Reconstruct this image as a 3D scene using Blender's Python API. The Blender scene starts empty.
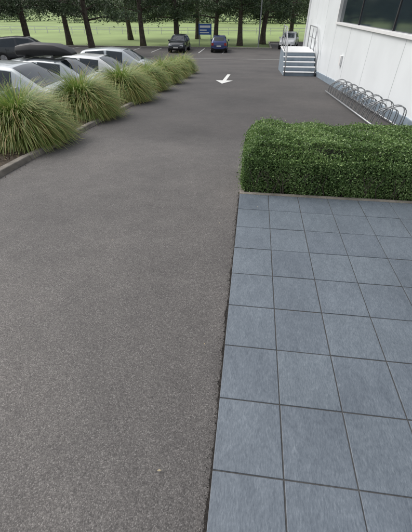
import bpy, bmesh, math, random
import numpy as np
from mathutils import Vector, Matrix
random.seed(7); rng=np.random.default_rng(7)
S=bpy.context.scene
COL=S.collection

# ---------------------------------------------------------------- terrain
def sp(t,k=0.6): return 0.5*(t+math.sqrt(t*t+k))
def sstep(a,b,x):
    t=max(0,min(1,(x-a)/(b-a))); return t*t*(3-2*t)
def zd(y): return -0.04-0.063*(sp(y-3.0)-sp(y-38.0,4))
def hz(x,y):
    d=0.62*(1-sstep(15,23,y))
    return zd(y)-d*sstep(3.9,4.6,-x)

# ---------------------------------------------------------------- materials
def newmat(name):
    m=bpy.data.materials.new(name); m.use_nodes=True
    nt=m.node_tree; b=nt.nodes['Principled BSDF']
    return m,nt,b
def N(nt,t,**k):
    n=nt.nodes.new(t)
    for a,v in k.items(): setattr(n,a,v)
    return n
def ramp(nt,stops):
    r=N(nt,'ShaderNodeValToRGB'); cr=r.color_ramp
    while len(cr.elements)<len(stops): cr.elements.new(0.5)
    for e,(p,c) in zip(cr.elements,stops):
        e.position=p; e.color=(c[0],c[1],c[2],1)
    return r
def simple(name,c,rough=0.6,metal=0,var=0.12,scale=6,bump=0.0,bscale=60,coat=0):
    m,nt,b=newmat(name)
    tc=N(nt,'ShaderNodeTexCoord'); n=N(nt,'ShaderNodeTexNoise')
    n.inputs['Scale'].default_value=scale; n.inputs['Detail'].default_value=6
    nt.links.new(tc.outputs['Object'],n.inputs['Vector'])
    r=ramp(nt,[(0.3,[v*(1-var) for v in c]),(0.7,[min(1,v*(1+var)) for v in c])])
    nt.links.new(n.outputs['Fac'],r.inputs['Fac']); nt.links.new(r.outputs['Color'],b.inputs['Base Color'])
    b.inputs['Roughness'].default_value=rough; b.inputs['Metallic'].default_value=metal
    b.inputs['Coat Weight'].default_value=coat
    if bump:
        n2=N(nt,'ShaderNodeTexNoise'); n2.inputs['Scale'].default_value=bscale
        nt.links.new(tc.outputs['Object'],n2.inputs['Vector'])
        bp=N(nt,'ShaderNodeBump'); bp.inputs['Strength'].default_value=bump; bp.inputs['Distance'].default_value=0.01
        nt.links.new(n2.outputs['Fac'],bp.inputs['Height']); nt.links.new(bp.outputs['Normal'],b.inputs['Normal'])
    return m
def leafmat(name,stops,trans=0.3,rough=0.5,patch=1.5,attr=None):
    m,nt,b=newmat(name)
    g=N(nt,'ShaderNodeNewGeometry'); tc=N(nt,'ShaderNodeTexCoord')
    n=N(nt,'ShaderNodeTexNoise'); n.inputs['Scale'].default_value=patch; n.inputs['Detail'].default_value=4
    nt.links.new(tc.outputs['Object'],n.inputs['Vector'])
    a=N(nt,'ShaderNodeMath',operation='MULTIPLY'); a.inputs[1].default_value=0.6
    nt.links.new(g.outputs['Random Per Island'],a.inputs[0])
    s=N(nt,'ShaderNodeMath',operation='MULTIPLY_ADD'); s.inputs[1].default_value=0.8
    nt.links.new(n.outputs['Fac'],s.inputs[0]); nt.links.new(a.outputs[0],s.inputs[2])
    last=s.outputs[0]
    if attr:
        at=N(nt,'ShaderNodeAttribute'); at.attribute_name=attr
        q=N(nt,'ShaderNodeMath',operation='MULTIPLY_ADD'); q.inputs[1].default_value=0.46
        s.inputs[1].default_value=0.30; a.inputs[1].default_value=0.42
        nt.links.new(at.outputs['Fac'],q.inputs[0]); nt.links.new(last,q.inputs[2]); last=q.outputs[0]
    r=ramp(nt,stops); nt.links.new(last,r.inputs['Fac'])
    nt.links.new(r.outputs['Color'],b.inputs['Base Color']); b.inputs['Roughness'].default_value=rough
    if trans>0:
        t=N(nt,'ShaderNodeBsdfTranslucent'); nt.links.new(r.outputs['Color'],t.inputs['Color'])
        mx=N(nt,'ShaderNodeMixShader'); mx.inputs[0].default_value=trans
        out=nt.nodes['Material Output']
        nt.links.new(b.outputs[0],mx.inputs[1]); nt.links.new(t.outputs[0],mx.inputs[2]); nt.links.new(mx.outputs[0],out.inputs['Surface'])
    return m

def asphalt_mat():
    m,nt,b=newmat('asphalt'); L=nt.links.new
    tc=N(nt,'ShaderNodeTexCoord'); V=tc.outputs['Object']
    def noise(sc,det=4,ro=0.6):
        n=N(nt,'ShaderNodeTexNoise'); n.inputs['Scale'].default_value=sc; n.inputs['Detail'].default_value=det; n.inputs['Roughness'].default_value=ro
        L(V,n.inputs['Vector']); return n.outputs['Fac']
    vo=N(nt,'ShaderNodeTexVoronoi'); vo.inputs['Scale'].default_value=215; L(V,vo.inputs['Vector'])
    sep=N(nt,'ShaderNodeSeparateColor'); L(vo.outputs['Color'],sep.inputs[0])
    st=ramp(nt,[(0.0,(0.098,0.091,0.088)),(0.5,(0.133,0.124,0.120)),(0.88,(0.170,0.159,0.153)),(1.0,(0.245,0.233,0.224))])
    L(sep.outputs[0],st.inputs['Fac'])
    cr=ramp(nt,[(0.0,(1,1,1)),(0.55,(0.94,0.94,0.94)),(1.0,(0.55,0.55,0.55))]); 
    mr0=N(nt,'ShaderNodeMath',operation='MULTIPLY'); mr0.inputs[1].default_value=1.2; L(vo.outputs['Distance'],mr0.inputs[0]); L(mr0.outputs[0],cr.inputs['Fac'])
    def mul(a,bb,fac=1.0):
        m1=N(nt,'ShaderNodeMix',data_type='RGBA',blend_type='MULTIPLY'); m1.inputs[0].default_value=fac
        L(a,m1.inputs[6]); L(bb,m1.inputs[7]); return m1.outputs[2]
    c=mul(st.outputs[0],cr.outputs[0])
    pr=ramp(nt,[(0.30,(0.76,0.76,0.77)),(0.52,(1,1,1)),(0.72,(1.22,1.20,1.18))]); L(noise(0.55,6),pr.inputs['Fac']); c=mul(c,pr.outputs[0])
    pr2=ramp(nt,[(0.32,(0.86,0.86,0.86)),(0.68,(1.12,1.12,1.11))]); L(noise(5,6,0.75),pr2.inputs['Fac']); c=mul(c,pr2.outputs[0])
    pr3=ramp(nt,[(0.35,(0.80,0.80,0.80)),(0.65,(1.15,1.15,1.14))]); L(noise(75,3,0.7),pr3.inputs['Fac']); c=mul(c,pr3.outputs[0])
    sx=N(nt,'ShaderNodeSeparateXYZ'); L(V,sx.inputs[0])
    ad=N(nt,'ShaderNodeMath',operation='MULTIPLY_ADD'); ad.inputs[1].default_value=1.3; L(noise(1.6,6,0.7),ad.inputs[0]); L(sx.outputs['Y'],ad.inputs[2])
    mr=N(nt,'ShaderNodeMapRange'); mr.inputs['From Min'].default_value=5.7; mr.inputs['From Max'].default_value=6.7; L(ad.outputs[0],mr.inputs['Value'])
    mr2=N(nt,'ShaderNodeMapRange'); mr2.inputs['From Min'].default_value=16; mr2.inputs['From Max'].default_value=36; mr2.inputs['To Min'].default_value=1; mr2.inputs['To Max'].default_value=0.0; L(sx.outputs['Y'],mr2.inputs['Value'])
    mm=N(nt,'ShaderNodeMath',operation='MULTIPLY'); L(mr.outputs[0],mm.inputs[0]); L(mr2.outputs[0],mm.inputs[1])
    m4=N(nt,'ShaderNodeMix',data_type='RGBA',blend_type='MULTIPLY'); L(mm.outputs[0],m4.inputs[0])
    L(c,m4.inputs[6]); m4.inputs[7].default_value=(0.64,0.63,0.64,1)
    L(m4.outputs[2],b.inputs['Base Color'])
    b.inputs['Roughness'].default_value=0.72; b.inputs['Specular IOR Level'].default_value=0.45
    bp=N(nt,'ShaderNodeBump'); bp.inputs['Strength'].default_value=0.4; bp.inputs['Distance'].default_value=0.0025; bp.invert=True
    L(vo.outputs['Distance'],bp.inputs['Height']); L(bp.outputs[0],b.inputs['Normal'])
    return m
def tile_mat():
    m,nt,b=newmat('slate_tile'); L=nt.links.new
    tc=N(nt,'ShaderNodeTexCoord'); g=N(nt,'ShaderNodeNewGeometry')
    mu=N(nt,'ShaderNodeMath',operation='MULTIPLY'); mu.inputs[1].default_value=31; L(g.outputs['Random Per Island'],mu.inputs[0])
    ofs=N(nt,'ShaderNodeCombineXYZ'); L(mu.outputs[0],ofs.inputs[0]); L(mu.outputs[0],ofs.inputs[1])
    def nz(scale,rot,det,ro,dist):
        mp=N(nt,'ShaderNodeMapping'); mp.inputs['Scale'].default_value=scale; mp.inputs['Rotation'].default_value=(0,0,math.radians(rot)); L(tc.outputs['Object'],mp.inputs['Vector'])
        va=N(nt,'ShaderNodeVectorMath',operation='ADD'); L(mp.outputs[0],va.inputs[0]); L(ofs.outputs[0],va.inputs[1])
        n=N(nt,'ShaderNodeTexNoise'); n.inputs['Scale'].default_value=1; n.inputs['Detail'].default_value=det; n.inputs['Roughness'].default_value=ro; n.inputs['Distortion'].default_value=dist
        L(va.outputs[0],n.inputs['Vector']); return n.outputs['Fac']
    fine=nz((150,42,30),-24,4,0.75,0.3); mid=nz((20,8,9),-24,7,0.75,0.9)
    r=ramp(nt,[(0.34,(0.078,0.096,0.118)),(0.46,(0.117,0.140,0.168)),(0.56,(0.155,0.182,0.212)),(0.70,(0.230,0.262,0.293))])
    sm=N(nt,'ShaderNodeMath',operation='MULTIPLY_ADD'); sm.inputs[1].default_value=0.62
    sm2=N(nt,'ShaderNodeMath',operation='MULTIPLY'); sm2.inputs[1].default_value=0.38; L(mid,sm2.inputs[0]); L(fine,sm.inputs[0]); L(sm2.outputs[0],sm.inputs[2]); L(sm.outputs[0],r.inputs['Fac'])
    n2=N(nt,'ShaderNodeTexNoise'); n2.inputs['Scale'].default_value=1.9; n2.inputs['Detail'].default_value=6; L(tc.outputs['Object'],n2.inputs['Vector'])
    r2=ramp(nt,[(0.3,(0.86,0.86,0.86)),(0.7,(1.10,1.10,1.09))]); L(n2.outputs['Fac'],r2.inputs['Fac'])
    m1=N(nt,'ShaderNodeMix',data_type='RGBA',blend_type='MULTIPLY'); m1.inputs[0].default_value=1; L(r.outputs[0],m1.inputs[6]); L(r2.outputs[0],m1.inputs[7])
    r3=ramp(nt,[(0,(0.94,0.94,0.95)),(1,(1.05,1.05,1.04))]); L(g.outputs['Random Per Island'],r3.inputs['Fac'])
    m2=N(nt,'ShaderNodeMix',data_type='RGBA',blend_type='MULTIPLY'); m2.inputs[0].default_value=1; L(m1.outputs[2],m2.inputs[6]); L(r3.outputs[0],m2.inputs[7])
    L(m2.outputs[2],b.inputs['Base Color'])
    rr=N(nt,'ShaderNodeMapRange'); rr.inputs['To Min'].default_value=0.30; rr.inputs['To Max'].default_value=0.60; L(n2.outputs['Fac'],rr.inputs['Value']); L(rr.outputs[0],b.inputs['Roughness'])
    bp=N(nt,'ShaderNodeBump'); bp.inputs['Strength'].default_value=0.3; bp.inputs['Distance'].default_value=0.002
    L(sm.outputs[0],bp.inputs['Height']); L(bp.outputs[0],b.inputs['Normal'])
    return m

M={}
M['asphalt']=asphalt_mat(); M['tile']=tile_mat()
M['grout']=simple('grout',(0.060,0.060,0.060),0.9,scale=40,var=0.3)
M['dirt']=simple('dirt',(0.022,0.019,0.017),0.95,scale=60,var=0.6,bump=0.6)
M['mulch']=simple('mulch',(0.06,0.045,0.03),0.95,scale=40,var=0.5,bump=1,bscale=90)
M['concrete']=simple('concrete',(0.30,0.28,0.25),0.85,scale=9,var=0.25,bump=0.3)
M['kerb']=simple('weathered_concrete',(0.20,0.18,0.155),0.9,scale=5,var=0.4,bump=0.5)
M['lawn']=simple('lawn',(0.25,0.33,0.12),0.9,scale=0.10,var=0.22)
M['white_line']=simple('road_paint',(0.70,0.70,0.68),0.7,scale=18,var=0.16)
M['white']=simple('white_cladding',(0.80,0.83,0.85),0.4,scale=1.2,var=0.04)
M['trim']=simple('white_trim',(0.80,0.80,0.80),0.4,var=0.04)
M['plinth']=simple('plinth_paint',(0.22,0.27,0.32),0.7,scale=4,var=0.15)
M['seam']=simple('seam_grey',(0.42,0.44,0.46),0.7)  # grey of the cladding panel seams
M['metal']=simple('galvanised_metal',(0.34,0.35,0.36),0.45,metal=0.6,scale=20,var=0.15)
M['dmetal']=simple('dark_metal',(0.07,0.07,0.075),0.45,metal=0.5)
M['glass']=simple('window_glass',(0.02,0.03,0.038),0.06,var=0.1)
M['glass'].node_tree.nodes['Principled BSDF'].inputs['Specular IOR Level'].default_value=0.7
M['rubber']=simple('tyre_rubber',(0.02,0.02,0.02),0.85)
M['black']=simple('black_plastic',(0.015,0.015,0.016),0.5)
M['rim']=simple('alloy',(0.45,0.45,0.46),0.35,metal=0.8)
M['lamp']=simple('headlamp',(0.75,0.76,0.78),0.12,coat=1)
M['red']=simple('tail_lamp',(0.35,0.015,0.012),0.2,coat=1)
M['plate']=simple('number_plate',(0.7,0.7,0.66),0.5)
M['bark']=simple('bark',(0.095,0.076,0.062),0.95,scale=5,var=0.4,bump=1,bscale=12)
M['blue']=simple('sign_blue',(0.03,0.10,0.35),0.5)
M['paintS']=simple('car_paint_silver',(0.46,0.50,0.52),0.3,metal=0.3,var=0.02,coat=1)
M['paintW']=simple('car_paint_white',(0.70,0.71,0.71),0.35,var=0.02,coat=1)
M['paintD']=simple('car_paint_dark',(0.03,0.035,0.04),0.3,metal=0.3,var=0.02,coat=1)
M['paintB']=simple('car_paint_blue',(0.03,0.05,0.17),0.3,metal=0.3,var=0.02,coat=1)
M['hedge']=leafmat('hedge_leaf',[(0.20,(0.034,0.062,0.022)),(0.48,(0.092,0.162,0.050)),(0.76,(0.18,0.30,0.090)),(1.0,(0.34,0.46,0.18))],0.3,0.42,2.2)
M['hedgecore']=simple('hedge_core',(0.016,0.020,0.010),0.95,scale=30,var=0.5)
M['tuft']=leafmat('tussock_blade',[(0.16,(0.045,0.100,0.020)),(0.42,(0.11,0.215,0.042)),(0.66,(0.22,0.325,0.075)),(0.86,(0.39,0.40,0.13)),(1.0,(0.50,0.34,0.14))],0.3,0.5,1.2,'tip')
M['treeleaf']=leafmat('tree_leaf',[(0.25,(0.020,0.038,0.018)),(0.6,(0.048,0.080,0.036)),(0.95,(0.105,0.155,0.065))],0.0,0.6,0.5)
M['hazeleaf']=leafmat('haze_leaf',[(0.25,(0.065,0.092,0.06)),(0.6,(0.11,0.155,0.085)),(0.95,(0.19,0.25,0.135))],0.0,0.7,0.08)  # distant foliage, haze painted into its lighter greens
M['deadleaf']=leafmat('dead_leaf',[(0.2,(0.20,0.13,0.06)),(0.6,(0.36,0.28,0.16)),(1.0,(0.45,0.42,0.30))],0.1,0.7,30)
M['chip']=leafmat('bark_chip',[(0.2,(0.04,0.028,0.018)),(0.6,(0.10,0.07,0.045)),(1.0,(0.22,0.17,0.11))],0.0,0.9,30)

# ---------------------------------------------------------------- mesh helpers
def obj(name,me,mats,parent=None,smooth=False,loc=None):
    o=bpy.data.objects.new(name,me); COL.objects.link(o)
    for m in mats:
        me.materials.append(m)
    if smooth: me.polygons.foreach_set('use_smooth',[True]*len(me.polygons))
    if parent: o.parent=parent
    if loc: o.location=loc
    return o
def empty(name,loc=(0,0,0),rz=0):
    e=bpy.data.objects.new(name,None); COL.objects.link(e); e.location=loc; e.rotation_euler=(0,0,rz); e.empty_display_size=0.3
    return e
def meshdata(name,v,f):
    me=bpy.data.meshes.new(name); me.from_pydata([tuple(a) for a in v],[],[tuple(a) for a in f]); me.update(); return me
class B:
    def __init__(s): s.v=[];s.f=[];s.m=[]
    def box(s,x0,x1,y0,y1,z0,z1,mi=0,R=None):
        i=len(s.v)
        P=[(x,y,z) for z in (z0,z1) for y in (y0,y1) for x in (x0,x1)]
        if R: P=[tuple(R(Vector(p))) for p in P]
        s.v+=P
        for q in ((0,2,3,1),(4,5,7,6),(0,1,5,4),(2,6,7,3),(0,4,6,2),(1,3,7,5)): s.f.append([i+k for k in q]); s.m.append(mi)
    def tube(s,pts,rad,n=8,mi=0,cap=True):
        pts=[Vector(p) for p in pts]
        if not hasattr(rad,'__len__'): rad=[rad]*len(pts)
        i0=len(s.v); prev=None
        for k,p in enumerate(pts):
            t=(pts[min(k+1,len(pts)-1)]-pts[max(k-1,0)]).normalized()
            if prev is None:
                u=t.orthogonal().normalized()
            else:
                u=(prev-t*prev.dot(t)).normalized()
            prev=u; w=t.cross(u)
            for j in range(n):
                a=2*math.pi*j/n; s.v.append(tuple(p+(u*math.cos(a)+w*math.sin(a))*rad[k]))
        for k in range(len(pts)-1):
            for j in range(n):
                a=i0+k*n+j;b=i0+k*n+(j+1)%n
                s.f.append([a,b,b+n,a+n]); s.m.append(mi)
        if cap:
            s.f.append([i0+j for j in range(n)][::-1]); s.m.append(mi)
            e=i0+(len(pts)-1)*n; s.f.append([e+j for j in range(n)]); s.m.append(mi)
    def poly(s,pts,mi=0):
        i=len(s.v); s.v+=[tuple(p) for p in pts]; s.f.append(list(range(i,i+len(pts)))); s.m.append(mi)
    def make(s,name,mats,parent=None,smooth=False,bevel=0,loc=None):
        me=meshdata(name,s.v,s.f); me.polygons.foreach_set('material_index',s.m)
        o=obj(name,me,mats,parent,smooth,loc)
        if bevel:
            md=o.modifiers.new('bevel','BEVEL'); md.width=bevel; md.segments=2; md.limit_method='ANGLE'
        return o
def sheet(name,xs,ys,fz,mat):
    v=[(x,y,fz(x,y)) for y in ys for x in xs]; nx=len(xs)
    f=[(j*nx+i,j*nx+i+1,(j+1)*nx+i+1,(j+1)*nx+i) for j in range(len(ys)-1) for i in range(nx-1)]
    return obj(name,meshdata(name,v,f),[mat],smooth=True)
def leaves(name,C,size,mat,parent=None,nrm=None,flat=0.0,aspect=0.5,loc=None):
    n=len(C); C=np.asarray(C,float); size=np.asarray(size,float).reshape(-1,1)
    d=rng.normal(size=(n,3)); 
    if nrm is not None: d=d*(1-flat)+nrm*flat*1.6
    d/=np.linalg.norm(d,axis=1,keepdims=True)
    r=rng.normal(size=(n,3)); u=np.cross(d,r); u/=np.linalg.norm(u,axis=1,keepdims=True); w=np.cross(d,u)
    V=np.empty((n,4,3)); V[:,0]=C-u*size; V[:,1]=C+w*size*aspect+d*size*0.15; V[:,2]=C+u*size; V[:,3]=C-w*size*aspect+d*size*0.15
    me=bpy.data.meshes.new(name); me.vertices.add(n*4); me.vertices.foreach_set('co',V.ravel())
    me.loops.add(n*4); me.loops.foreach_set('vertex_index',np.arange(n*4,dtype=np.int32))
    me.polygons.add(n); me.polygons.foreach_set('loop_start',np.arange(0,n*4,4,dtype=np.int32)); me.polygons.foreach_set('loop_total',np.full(n,4,dtype=np.int32))
    me.update(calc_edges=True)
    return obj(name,me,[mat],parent,loc=loc)

# ---------------------------------------------------------------- ground
XS=sorted(set([-900,-500,-250,-150,-100,-70,-45]+[x*1.0 for x in range(-40,41,2)]+[-5,-4.8,-4.6,-4.5,-4.4,-4.3,-4.2,-4.1,-4.0,-3.9,-3.5,-3.05,-2,0,1,3]+[45,70,100,150,250,500,900]))
YS=sorted(set([-300,-100,-40,-10]+[-6,-3,0,1,2,2.5]+[3+0.5*i for i in range(0,12)]+[9+1.0*i for i in range(0,40)]+[46]+[50,55,60,70,80,100,140,200,300,500,1200]))
sheet('ground',XS,YS,lambda x,y:hz(x,y)-0.03,M['lawn'])
xa=[x for x in XS if -45<=x<=45]; ya=[y for y in YS if -6<=y<=46]
sheet('asphalt_road',xa,ya,lambda x,y:hz(x,y),M['asphalt'])
sheet('side_road',[x for x in XS if 2<=x<=45],[y for y in YS if 46<=y<=55],lambda x,y:hz(x,y),M['asphalt'])

# far kerb
b=B()
for i in range(24):
    x0=-46+i*2; b.box(x0,x0+1.985,46.0,46.18,zd(46)-0.2,zd(46)+0.13)
for i in range(5): b.box(2.0-0.18,2.0,46.2+i*1.8,46.2+i*1.8+1.785,zd(48)-0.2,zd(48)+0.13)
for i in range(20):
    x0=2.02+i*2; b.box(x0,x0+1.985,55.0,55.18,zd(55)-0.2,zd(55)+0.13)
b.make('concrete_kerb',[M['concrete']],bevel=0.02)

# planting bed + kerb along drive
ys=[-4+0.5*i for i in range(0,49)]
bx=[-4.42,-4.3,-4.0,-3.7,-3.4,-3.08]
sheet('planting_bed',bx,ys,lambda x,y:(zd(y)+0.045 if x>-4.2 else hz(x,y)+0.03)+0.015*math.sin(x*7+y*3),M['mulch'])
b=B()
for j in range(30):
    y0=-4+j*0.9; y1=y0+0.894
    if y0>19.6: break
    i=len(b.v); h=0.065+rng.uniform(-.006,.006); jx=rng.uniform(-.008,.008)
    for y in (y0,y1):
        for (x,z) in ((-3.10,-0.1),(-3.10,h),(-3.0,h),(-2.97,-0.1)): b.v.append((x+jx,y,zd(y)+z))
    for q in ((0,1,5,4),(1,2,6,5),(2,3,7,6),(0,3,2,1),(4,5,6,7)): b.f.append([i+k for k in q]); b.m.append(0)
b.make('garden_kerb',[M['kerb']],bevel=0.014)
n=7000; cx=rng.uniform(-4.15,-3.1,n); cy=rng.uniform(1.5,12,n); cz=np.array([zd(v) for v in cy])+0.07
leaves('bark_mulch',np.stack([cx,cy,cz],1),rng.uniform(0.01,0.03,n),M['chip'],aspect=0.3)
n=900; cy=rng.uniform(1.5,14,n); cx=-2.95+np.abs(rng.normal(0,0.05,n)); cz=np.array([zd(v) for v in cy])+0.006
leaves('kerb_litter',np.stack([cx,cy,cz],1),rng.uniform(0.003,0.010,n),M['chip'],aspect=0.35)

# ---------------------------------------------------------------- patio tiles
TX0=-0.04; TW=0.305; TD=0.3317; TY0=0.522-TD*6
b=B(); g=0.003
for i in range(0,16):
    for j in range(0,14):
        x0=TX0+i*TW; y0=TY0+j*TD; dz=rng.uniform(-0.0012,0.0012)
        jx,jy=rng.uniform(-.0007,.0007,2)
        if y0+TD>3.19: continue
        b.box(x0+g+jx,x0+TW-g+jx,y0+g+jy,y0+TD-g+jy,-0.02,dz)
b.make('patio_tiles',[M['tile']],bevel=0.002)
b=B(); b.box(TX0+0.004,TX0+16*TW,TY0,3.17,-0.10,-0.003)
b.make('patio_slab',[M['grout']])
b=B(); ysd=np.arange(-1.0,3.3,0.01); prevs=None; wn=0
for y in ysd:
    wn=wn*0.8+rng.normal(0,0.0022)
    w0=max(0.003,0.009+0.004*math.sin(y*5.1)+wn)
    cur=(len(b.v),len(b.v)+1); b.v+=[(TX0-w0,y,-0.035),(TX0+0.006,y,-0.032)]
    if prevs: b.f.append([prevs[0],prevs[1],cur[1],cur[0]]); b.m.append(0)
    prevs=cur
b.make('dirt_seam',[M['dirt']])
n=1500; C=np.stack([TX0-np.abs(rng.normal(0,0.015,n))-0.002,rng.uniform(-0.6,3.2,n),np.full(n,-0.032)],1)
leaves('edge_debris',C,rng.uniform(0.0015,0.005,n),M['dirt'])
C=[(-0.27,0.50,-0.03),(-0.16,1.2,-0.03),(-1.1,2.2,-0.03),(-1.9,3.0,-0.035),(0.15,2.9,0.006),(-0.2,2.6,-0.03),(-2.5,2.9,-0.03),(-2.7,4.1,-0.08),(-2.8,5.0,-0.13)]
leaves('fallen_leaves',C,[0.010]+[0.007]*8,M['deadleaf'],nrm=np.array([[0,0,1.0]]*9),flat=0.85)

# ---------------------------------------------------------------- hedge
HX0,HX1,HY0,HY1,HT=-0.02,3.05,3.27,4.25,0.48
def hwob(p):
    return 0.012*math.sin(p[0]*5+p[1]*3)+0.012*math.sin(p[0]*11+p[2]*9+1)+0.012*math.sin(p[1]*17+p[2]*7+p[0]*13)
he=empty('hedge')
b=B(); b.box(HX0+0.08,HX1,HY0+0.08,HY1-0.07,-0.1,HT-0.09); b.make('shade_core',[M['hedgecore']],he,bevel=0.04)  # solid dark box behind the leaves, inner shade put into its colour
P=[];NN=[]
def addface(nn,f,nv):
    for _ in range(nn):
        p=f(); w=hwob(p); dep=-abs(rng.normal(0,0.026))+w+0.008
        if rng.random()<0.06: dep+=rng.uniform(0,0.05)
        P.append(np.array(p)+np.array(nv)*dep);NN.append(nv)
addface(31000,lambda:(rng.uniform(HX0,HX1),HY0,rng.uniform(-0.03,HT)),(0,-1,0))
addface(48000,lambda:(rng.uniform(HX0,HX1),rng.uniform(HY0,HY1),HT),(0,0,1))
addface(9000,lambda:(HX0,rng.uniform(HY0,HY1),rng.uniform(-0.08,HT)),(-1,0,0))
addface(9000,lambda:(rng.uniform(HX0,HX1),HY1,rng.uniform(-0.1,HT)),(0,1,0))
P=np.array(P);NN=np.array(NN,float)
ex=np.clip(1-(P[:,0]-HX0)/0.14,0,1)**2; ey=np.clip(1-(P[:,1]-HY0)/0.14,0,1)**2; eb=np.clip(1-(HY1-P[:,1])/0.14,0,1)**2; ez=np.clip(1-(HT-P[:,2])/0.14,0,1)**2
P[:,2]-=0.065*np.clip(np.maximum(np.maximum(ex,ey),eb),0,1.3)*(P[:,2]>HT-0.12)
P[:,1]+=0.06*ez*(P[:,1]<HY0+0.1); P[:,0]+=0.06*np.maximum(ez,0)*(P[:,0]<HX0+0.1)
leaves('foliage',P,rng.uniform(0.008,0.014,len(P)),M['hedge'],he,nrm=NN,flat=0.35,aspect=0.5)
b=B()
for _ in range(160):
    x=rng.uniform(HX0+0.05,HX1); y=HY0+rng.uniform(0.0,0.1)
    b.tube([(x,y,-0.05),(x+rng.normal(0,0.03),y-0.01,0.08),(x+rng.normal(0,0.06),y-0.03,0.22)],[0.006,0.004,0.002],5)
b.make('stems',[M['bark']],he)
b=B(); b.box(TX0-0.0,3.0,3.172,3.225,-0.2,0.006); b.box(TX0-0.0,TX0+0.05,3.227,4.3,-0.3,0.0); b.box(TX0+0.052,3.0,4.25,4.3,-0.3,-0.01)
b.make('hedge_kerb',[M['kerb']],bevel=0.008)
b=B(); b.box(TX0+0.052,2.99,3.227,4.248,-0.3,-0.03); b.make('hedge_soil',[M['dirt']])
n=260; C=np.stack([rng.uniform(0,2.8,n),3.2-np.abs(rng.normal(0,0.06,n)),np.full(n,0.008)],1)
leaves('hedge_clippings',C,rng.uniform(0.002,0.006,n),M['hedge'],aspect=0.5)

# ---------------------------------------------------------------- tussock grasses
def tuft(loc,R,H,nb,seed,wid=0.006):
    r=np.random.default_rng(seed); K=7
    az=r.uniform(0,2*np.pi,nb); el=np.radians(r.uniform(26,98,nb)); ln=r.uniform(0.55,1.12,nb)*H*1.28
    br=r.uniform(0,0.18,nb)*R/0.6; curv=r.uniform(0.8,2.3,nb)
    V=np.empty((nb,K,2,3)); T=np.empty((nb,K,2))
    px=np.cos(az)*br; py=np.sin(az)*br; pz=np.zeros(nb); jit=r.normal(0,0.3,nb)
    sx,sy=r.uniform(.88,1.12,2)
    for k in range(K):
        t=k/(K-1); w=wid*(1-t**2*0.85)*r.uniform(0.8,1.2,nb)
        a2=az+jit*t
        wx=-np.sin(a2)*w; wy=np.cos(a2)*w
        V[:,k,0]=np.stack([px-wx,py-wy,pz],1); V[:,k,1]=np.stack([px+wx,py+wy,pz+w*0.5],1)
        T[:,k,:]=t
        e=el-curv*(t+0.07)**1.5*1.5
        e=np.maximum(e,-1.45)
        st=ln/(K-1)
        px=px+np.cos(a2)*np.cos(e)*st*R/0.62*sx; py=py+np.sin(a2)*np.cos(e)*st*R/0.62*sy; pz=np.maximum(pz+np.sin(e)*st,0.01+r.uniform(0,0.02,nb))
    base=(np.arange(nb)*K*2)[:,None]; ks=np.arange(K-1)[None,:]*2
    F=np.stack([base+ks,base+ks+1,base+ks+3,base+ks+2],2).reshape(-1,4)
    me=bpy.data.meshes.new('tussock_grass'); me.vertices.add(nb*K*2); me.vertices.foreach_set('co',V.ravel())
    n=len(F); me.loops.add(n*4); me.loops.foreach_set('vertex_index',F.ravel().astype(np.int32)); me.polygons.add(n)
    me.polygons.foreach_set('loop_start',np.arange(0,n*4,4,dtype=np.int32)); me.polygons.foreach_set('loop_total',np.full(n,4,dtype=np.int32)); me.update(calc_edges=True)
    at=me.attributes.new('tip','FLOAT','POINT'); at.data.foreach_set('value',T.ravel())
    obj('tussock_grass',me,[M['tuft']],loc=loc)
for i,(x,y,R,H,nb) in enumerate([(-3.72,3.1,0.5,0.5,4500),(-3.57,4.95,0.61,0.75,10000),(-3.55,7.1,0.61,0.77,8500),(-3.5,9.5,0.64,0.81,6500),(-3.5,11.7,0.62,0.74,5000),(-3.5,13.9,0.64,0.80,4000),(-3.5,16.1,0.62,0.76,3500),(-3.5,18.3,0.62,0.78,3000)]):
    tuft((x,y,zd(y)+0.05),R,H,nb,20+i,0.0055+0.0006*i)

# ---------------------------------------------------------------- road markings
def drape(name,polys,dz=0.006):
    b=B()
    for P in polys: b.poly([(x,y,hz(x,y)+dz) for x,y in P])
    return b.make(name,[M['white_line']])
ax=-1.15
drape('painted_arrow',[[(ax-0.075,15.2),(ax+0.075,15.2),(ax+0.075,16.6),(ax-0.075,16.6)],[(ax-0.075,16.6),(ax+0.075,16.6),(ax+0.075,18.0),(ax-0.075,18.0)],[(ax,14.0),(ax+0.36,15.2),(ax-0.36,15.2)]])
pol=[]
for i in range(12):
    x=-32+i*2.6
    if x<-1: 
        for k in range(5): pol.append([(x,40.6+k),(x+0.12,40.6+k),(x+0.12,41.6+k),(x,41.6+k)])
for i in range(40): pol.append([(-8+i*0.6,33.0),(-7.4+i*0.6,33.0),(-7.4+i*0.6,33.13),(-8+i*0.6,33.13)])
for y in (7.9,10.8,13.6,16.4,19.2,22):
    for k in range(4): pol.append([(-9.6+k*1.2,y),(-8.4+k*1.2,y),(-8.4+k*1.2,y+0.1),(-9.6+k*1.2,y+0.1)])
drape('bay_markings',pol)

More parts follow.
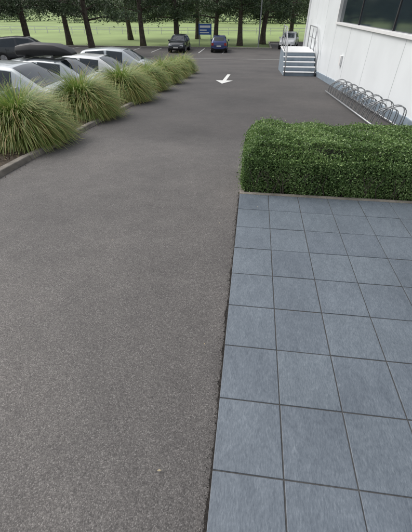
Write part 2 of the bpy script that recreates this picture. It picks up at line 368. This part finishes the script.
# ---------------------------------------------------------------- building
be=empty('white_building')
WX=3.0; YB0,YB1=4.6,24.5; WE=15.6
b=B()
SL,WH=1.12,2.75
b.box(WX,WX+0.2,YB0,YB1,-3.0,SL)
b.box(WX,WX+0.2,YB0,YB1,WH,4.6)
b.box(WX,WX+0.2,WE,YB1,SL,WH)
b.box(WX+0.2,16,YB1-0.2,YB1,-3,4.6); b.box(WX+0.2,16,YB0,YB0+0.2,-3,4.6)
b.make('walls',[M['white']],be)
b=B()
for y in np.arange(YB0+1.2,YB1,2.44):
    b.box(WX-0.003,WX+0.001,y,y+0.010,-3,SL-0.06)
for y in (18.2,21.2): b.box(WX-0.003,WX+0.001,y,y+0.012,SL,4.4)
b.make('panel_seams',[M['seam']],be)
b=B(); 
for k in range(39):
    y=YB0+k*0.5; 
    z=zd(y+0.25); b.box(WX-0.03,WX+0.05,y,y+0.5,z-0.3,z+0.20)
b.make('plinth',[M['plinth']],be)
b=B(); b.box(WX+0.08,WX+0.1,YB0,WE,SL,WH); b.make('window_glass',[M['glass']],be)
b=B(); b.box(WX-0.05,WX+0.12,YB0,WE+0.06,SL-0.05,SL+0.02); b.box(WX-0.03,WX+0.12,YB0,WE+0.06,WH-0.02,WH+0.05)
b.box(WX-0.03,WX+0.12,WE-0.04,WE+0.04,SL+0.02,WH-0.02)
b.make('window_frame',[M['trim']],be,bevel=0.006)
b=B()
for y in (12.6,9.4,6.6): b.box(WX+0.05,WX+0.11,y,y+0.05,SL+0.02,WH-0.02)
b.make('window_mullions',[M['dmetal']],be,bevel=0.006)
b=B(); b.box(WX-0.5,16.3,YB0-0.4,YB1+0.4,4.6,4.85); b.make('roof',[M['trim']],be,bevel=0.02)
b=B(); b.tube([(WX-0.06,YB1-0.3,4.6),(WX-0.06,YB1-0.3,zd(YB1)+0.05)],0.045,10)
b.box(WX-0.07,WX-0.005,13.4,13.62,0.0,0.28)
b.make('downpipe',[M['trim']],be,smooth=False)

# stairs
se=empty('entrance_stairs'); sx0,sx1=1.45,2.90; z0=zd(18.0)
b=B()
for k in range(5):
    y=17.9+k*0.30; b.box(sx0,sx1,y,y+0.30,z0-0.4,z0+0.172*(k+1)-0.032)
b.box(sx0,sx1,19.4,22.0,z0-0.6,z0+0.86-0.032)
b.make('risers',[M['plinth']],se)
b=B()
for k in range(5):
    y=17.9+k*0.30; b.box(sx0-0.02,sx1+0.02,y-0.03,y+0.27 if k<4 else 22.02,z0+0.172*(k+1)-0.03,z0+0.172*(k+1))
b.make('treads',[M['trim']],se,bevel=0.006)
b=B()
for x in (sx0+0.03,sx1-0.03):
    b.tube([(x,17.85,z0),(x,17.85,z0+0.95),(x,19.4,z0+0.86+0.95),(x,21.9,z0+0.86+0.95),(x,21.9,z0+0.86)],0.024,8)
    b.tube([(x,17.85,z0+0.5),(x,19.4,z0+0.86+0.5),(x,21.9,z0+0.86+0.5)],0.016,8)
    b.tube([(x,19.4,z0+0.8),(x,19.4,z0+0.86+0.95)],0.022,8); b.tube([(x,20.6,z0+0.8),(x,20.6,z0+0.86+0.95)],0.02,8)
b.make('handrails',[M['metal']],se,smooth=True)

# ---------------------------------------------------------------- bike rack
re=empty('bike_rack'); b=B()
def yz(y): return zd(y)
xr0,xr1=2.40,2.88
for x in (xr0,xr1): b.tube([(x,6.5,yz(6.5)+0.05),(x,9.5,yz(9.5)+0.05),(x,12.1,yz(12.1)+0.05)],0.018,8)
b.make('base_rails',[M['metal']],re,smooth=True)
b=B(); k=0; y=6.8
while y<12.0:
    for dy in (0,0.10):
        pts=[]; hgt=0.42 if k%2==0 else 0.33
        for t in range(0,13):
            a=math.pi*t/12
            xx=xr1-0.02-(0.5-0.5*math.cos(a))*(xr1-xr0-0.04)
            zz=0.05+hgt*math.sin(a)**0.6; lean=0.22*math.sin(a)
            pts.append((xx,y+dy-lean,yz(y)+zz))
        b.tube(pts,0.009,6,cap=False)
    y+=0.33; k+=1
b.make('wheel_hoops',[M['metal']],re,smooth=True)

# ---------------------------------------------------------------- cars
def make_car(name,loc,rz,paint,roofbox=False,scale=1.0):
    e=empty(name,loc,rz); e.scale=(scale,)*3
    St=[(-2.15,.66,.36,.66,.70,.58),(-2.11,.78,.27,.84,.90,.66),(-1.98,.84,.23,.93,1.02,.70),(-1.52,.87,.21,.95,1.38,.60),(-1.38,.88,.20,.95,1.43,.60),(-.40,.88,.19,.93,1.48,.62),(-.32,.88,.19,.93,1.48,.62),(.45,.88,.19,.92,1.42,.61),(1.20,.87,.20,.92,.98,.76),(1.72,.84,.22,.84,.90,.72),(2.02,.76,.25,.72,.78,.62),(2.14,.64,.33,.55,.60,.52)]
    v=[];f=[];mi=[]
    for (x,hw,zb,zbe,zt,wt) in St:
        cab=zt-zbe>0.2
        half=[(0,zb),(hw*.9,zb),(hw*1.0,zb+.16),(hw*1.01,(zb+zbe)/2+.05),(hw*.955,zbe),(wt+0.03,zt-(.07 if cab else .02)),(wt*.90,zt-.005),(0,zt+.02)]
        ring=half+[(-a,c) for a,c in half[-2:0:-1]]
        for a,c in ring: v.append((x,a,c))
    n=14
    for i in range(len(St)-1):
        for j in range(n):
            k=(j+1)%n; f.append((i*n+j,i*n+k,(i+1)*n+k,(i+1)*n+j))
            side=j in (4,9); top=j in (6,7); m=0
            if side and i in (4,6): m=1
            if top and i in (2,7): m=1
            if j in (0,13,1,12): m=2
            mi.append(m)
    f.append(tuple(range(n-1,-1,-1))); mi.append(0); f.append(tuple(range((len(St)-1)*n,len(St)*n))); mi.append(0)
    me=meshdata('body',v,f); me.polygons.foreach_set('material_index',mi)
    bm=bmesh.new(); bm.from_mesh(me); bmesh.ops.recalc_face_normals(bm,faces=bm.faces); 
    cl=bm.edges.layers.float.new('crease_edge')
    bm.verts.ensure_lookup_table()
    for ed in bm.edges:
        ms={fc.material_index for fc in ed.link_faces}
        a,c=ed.verts[0].index,ed.verts[1].index
        if len(ms)>1: ed[cl]=0.97
        elif a%n==c%n and a%n in (4,10,5,9): ed[cl]=0.7
        elif a//n==c//n and a//n in (3,7,8): ed[cl]=0.55
    bm.to_mesh(me); bm.free()
    o=obj('body',me,[paint,M['glass'],M['black']],e,smooth=True)
    s=o.modifiers.new('sub','SUBSURF'); s.levels=2; s.render_levels=2
    b=B()
    for x in (-1.32,1.33):
        for sgn in (-1,1):
            def disc(r,ya,yb,m):
                b.tube([(x,sgn*ya,.32),(x,sgn*yb,.32)],r,24,m)
            disc(.375,.60,.874,2); disc(.32,.66,.893,0); disc(.205,.80,.899,1)
            for q in range(5):
                a=q*2*math.pi/5; c,s_=math.cos(a),math.sin(a)
                b.tube([(x+c*.05,sgn*.90,.32+s_*.05),(x+c*.19,sgn*.90,.32+s_*.19)],.02,6,1)
    b.make('wheels',[M['rubber'],M['rim'],M['black']],e)
    b=B()
    b.box(2.02,2.155,-.42,.42,.36,.50,2); b.box(2.15,2.17,-.24,.24,.42,.53,3); b.box(-2.175,-2.14,-.24,.24,.56,.67,3)
    for sgn in (-1,1):
        def R(p,s=sgn): return Vector((p.x-0.18*abs(p.y-.5)*1.3,p.y*s,p.z))
        b.box(1.95,2.13,.42,.74,.58,.70,0,R); 
        def R2(p,s=sgn): return Vector((p.x+0.12*max(0,p.y-.5),p.y*s,p.z))
        b.box(-2.15,-2.0,.56,.80,.66,.88,1,R2)
        b.box(.52,.68,.88*sgn if sgn>0 else -1.04,1.04 if sgn>0 else -.88,.90,1.04,4)
        for xx in (-.36,.60,-1.05): b.box(xx,xx+.008,min(sgn*.80,sgn*.893),max(sgn*.80,sgn*.893),.36,.86,2)
        for xx in (-.20,-.95): b.box(xx-.08,xx+.08,min(sgn*.86,sgn*.905),max(sgn*.86,sgn*.905),.78,.805,4)
    b.make('lamps_and_trim',[M['lamp'],M['red'],M['black'],M['plate'],paint],e,bevel=0.015)
    b=B(); b.tube([(1.16,-.35,1.01),(.78,.05,1.24)],.008,5); b.tube([(1.16,.25,1.01),(.80,.55,1.22)],.008,5); b.tube([(-1.25,0,1.46),(-1.45,0,1.62)],.008,5)
    b.make('wipers',[M['black']],e)
    if roofbox:
        b=B(); 
        for xx in (-.75,.2): b.box(xx,xx+.06,-.6,.6,1.49,1.555)
        b.make('roof_bars',[M['dmetal']],e)
        v=[];f=[];ss=[(-1.10,.30,.06),(-1.05,.36,.13),(-.5,.37,.165),(.25,.37,.15),(.62,.32,.09),(.78,.22,.03)]
        for (x,w,h) in ss:
            for a,c in ((-w,0),(-w*1.05,h),(-w*.85,h*1.9),(0,h*2.1),(w*.85,h*1.9),(w*1.05,h),(w,0)): v.append((x,a-.1,1.56+c))
        for i in range(len(ss)-1):
            for j in range(7):
                k=(j+1)%7; f.append((i*7+j,i*7+k,(i+1)*7+k,(i+1)*7+j))
        f.append((6,5,4,3,2,1,0)); f.append(tuple(range(35,42)))
        o=obj('roof_box',meshdata('roof_box',v,f),[M['black']],e,smooth=True)
        md=o.modifiers.new('bevel','BEVEL'); md.width=0.02; md.segments=2; md.limit_method='ANGLE'
    return e
def car_at(name,x,y,rz,paint,rb=False,sc=1.0):
    z=hz(x,y); e=make_car(name,(x,y,z+0.005),rz,paint,rb,sc); return e
for x,y,p,rb in ((-6.6,9.4,'paintS',False),(-6.75,12.2,'paintS',True),(-6.6,15.0,'paintW',False),(-6.6,17.9,'paintS',False)):
    car_at('parked_car',x,y,0.03,M[p],rb)
car_at('parked_car',-8.3,42.3,-math.pi/2,M['paintD'],sc=1.05)
car_at('parked_car',-3.9,43.0,math.pi/2+0.05,M['paintB'])
car_at('parked_car',4.0,47.5,-math.pi/2-0.2,M['paintW'],sc=1.08)
car_at('parked_car',-15.5,24.5,0.4,M['paintD'])

# ---------------------------------------------------------------- trees
def tree_variant(seed,H,low,RC,nl):
    r=np.random.default_rng(seed); b=B()
    lean=r.normal(0,0.35,2)
    pts=[(lean[0]*t*t*1.5+.08*math.sin(t*9+seed),lean[1]*t*t*1.5,H*0.92*t-0.3) for t in np.linspace(0,1,14)]
    r0=0.33; b.tube(pts,[r0*1.5,r0*1.12]+[r0*(1-0.85*t) for t in np.linspace(0.1,1,12)],10)
    C=[]
    nlimb=20
    for i in range(nlimb):
        t=(low+(H*0.9-low)*(i/(nlimb-1))**1.25); az=i*2.4+r.uniform(-.4,.4)
        L=RC*(1-0.65*((t-low)/(H-low)))*r.uniform(.75,1.15)
        q=t/(H*0.92); ox,oy=lean[0]*q*q*1.5,lean[1]*q*q*1.5
        rise=L*r.uniform(-0.14,0.30)
        p=[(ox,oy,t-0.3),(ox+math.cos(az)*L*.4,oy+math.sin(az)*L*.4,t+rise*.7),(ox+math.cos(az)*L,oy+math.sin(az)*L,t+rise)]
        b.tube(p,[0.10*(1-.5*q),0.06,0.015],6)
        for c in range(7):
            s=r.uniform(.3,1.1); cx=ox+math.cos(az+r.normal(0,.2))*L*s; cy=oy+math.sin(az+r.normal(0,.2))*L*s; cz=t+rise*s+r.uniform(-.45,.3)
            k=nl//(nlimb*7); rad=r.uniform(.5,1.0)
            C.append(r.normal(size=(k,3))*np.array([rad,rad,rad*.55])*0.5+np.array([cx,cy,cz]))
    C=np.concatenate(C)
    return b,C
VAR=[]
for sd,H,low,RC,nl in ((1,12,3.1,4.4,17000),(2,13,3.5,4.8,17000),(3,10,2.8,3.8,15000)):
    b,C=tree_variant(sd,H,low,RC,nl)
    tme=meshdata('trunk',b.v,b.f); tme.materials.append(M['bark']); tme.polygons.foreach_set('use_smooth',[True]*len(tme.polygons))
    tmp=leaves('foliage',C,rng.uniform(0.06,0.14,len(C)),M['treeleaf'],aspect=0.45); lme=tmp.data; bpy.data.objects.remove(tmp)
    VAR.append((tme,lme))
def tree(x,y,v,s=1.0,rz=0.0):
    e=empty('pine_tree',(x,y,hz(x,y)-0.05),rz); e.scale=(s,s,s)
    for nm,me in (('trunk',VAR[v][0]),('foliage',VAR[v][1])):
        o=bpy.data.objects.new(nm,me); COL.objects.link(o); o.parent=e
T=[(-16.5,37.5,0,1),(-14,47.5,1,1),(-10.2,50,2,1.15),(-5.2,52,0,1),(-2.0,50.5,1,1.0),(1.0,53,2,1.15),(5,58,0,1),(-21,34,1,.95),(-25,29,2,1.05),(-21.5,26,0,.9),(-30,36,0,1.1),(10,60,1,1.1),(16,57,0,1),(-34,45,1,1.2),(-24,48,0,1.1),(-19,58,1,1.1),(-9,61,0,1.05)]
for i,(x,y,v,s) in enumerate(T): tree(x,y,v,s,i*1.3)
C=[]
for i in range(34):
    cx=rng.uniform(-34,-17); cy=rng.uniform(24,36); rr=rng.uniform(.6,1.1)
    q=rng.normal(size=(1500,3)); q/=np.linalg.norm(q,axis=1,keepdims=True); q*=rng.uniform(.7,1.0,(1500,1))
    q=q*np.array([rr*1.3,rr,rr*.8]); q[:,2]=np.abs(q[:,2]); C.append(q+np.array([cx,cy,hz(cx,cy)]))
C=np.concatenate(C)
leaves('shrub_bed',C,rng.uniform(0.05,0.10,len(C)),M['treeleaf'])
C=[]
for i in range(75):
    cx=rng.uniform(-150,90); cy=rng.uniform(125,160); hh=rng.uniform(4,10)
    k=900; q=rng.normal(size=(k,3))*np.array([3.2,2.5,hh*.26])+np.array([cx,cy,zd(100)+hh*.5]); q[:,2]=np.maximum(q[:,2],zd(100)); C.append(q)
C=np.concatenate(C); leaves('distant_trees',C,rng.uniform(0.2,0.5,len(C)),M['hazeleaf'])
b=B(); zf=zd(70)-0.03
for i in range(34): x=-70+i*2.5; b.box(x,x+0.1,72,72.1,zf,zf+1.05)
for z in (0.55,0.95): b.box(-70,14,71.97,71.995,zf+z,zf+z+0.1)
b.make('rail_fence',[M['trim']])
e=empty('park_sign',(-6.3,49.0,zd(49)-0.03))
b=B(); b.tube([(-.75,0,0),(-.75,0,2.5)],.05,8); b.tube([(.75,0,0),(.75,0,2.5)],.05,8); b.make('posts',[M['metal']],e)
b=B(); b.box(-.8,.8,-.085,-.055,1.2,2.3); b.make('panel',[M['blue']],e)
b=B(); b.box(-.65,.65,-.092,-.088,1.9,2.12); b.box(-.65,.2,-.092,-.088,1.6,1.72); b.box(-.65,.5,-.092,-.088,1.35,1.45); b.make('lettering',[M['trim']],e)
e=empty('street_lamp',(0.4,47.5,zd(47)-0.03))
b=B(); b.tube([(0,0,0),(0,0,6.5),(0,-.3,6.8),(0,-1.2,6.9)],[.09,.06,.05,.04],10); b.make('pole',[M['metal']],e)
b=B(); b.box(-.12,.12,-1.7,-1.1,6.84,6.94); b.make('lamp_head',[M['dmetal']],e,bevel=.02)

# ---------------------------------------------------------------- light / world
w=bpy.data.worlds.new('World'); S.world=w; w.use_nodes=True; nt=w.node_tree
bg=nt.nodes['Background']; sky=nt.nodes.new('ShaderNodeTexSky'); sky.sky_type='NISHITA'; sky.sun_disc=False
EL,RO=math.radians(52),math.radians(-70)
sky.sun_elevation=EL; sky.sun_rotation=RO; sky.dust_density=4.0; sky.air_density=1.3
hs=nt.nodes.new('ShaderNodeHueSaturation'); hs.inputs['Saturation'].default_value=0.32; hs.inputs['Value'].default_value=1.12
nt.links.new(sky.outputs[0],hs.inputs['Color']); nt.links.new(hs.outputs[0],bg.inputs['Color']); bg.inputs['Strength'].default_value=0.15
L=bpy.data.lights.new('sun','SUN'); L.energy=1.4; L.angle=math.radians(35); L.color=(1,0.98,0.95)
lo=bpy.data.objects.new('sun',L); COL.objects.link(lo)
d=Vector((math.sin(RO)*math.cos(EL),math.cos(RO)*math.cos(EL),math.sin(EL)))
lo.rotation_euler=d.to_track_quat('Z','Y').to_euler(); lo.location=(0,0,20)

# ---------------------------------------------------------------- camera
cam=bpy.data.cameras.new('camera'); co=bpy.data.objects.new('camera',cam); COL.objects.link(co)
co.location=(0,0,1.55); co.rotation_euler=(math.radians(90-38.9),0,math.radians(7.2))
cam.sensor_fit='VERTICAL'; cam.sensor_height=24; cam.lens=24*320/532; cam.clip_end=3000; cam.clip_start=0.02
S.camera=co
S.view_settings.view_transform='Standard'; S.view_settings.look='None'; S.view_settings.exposure=0
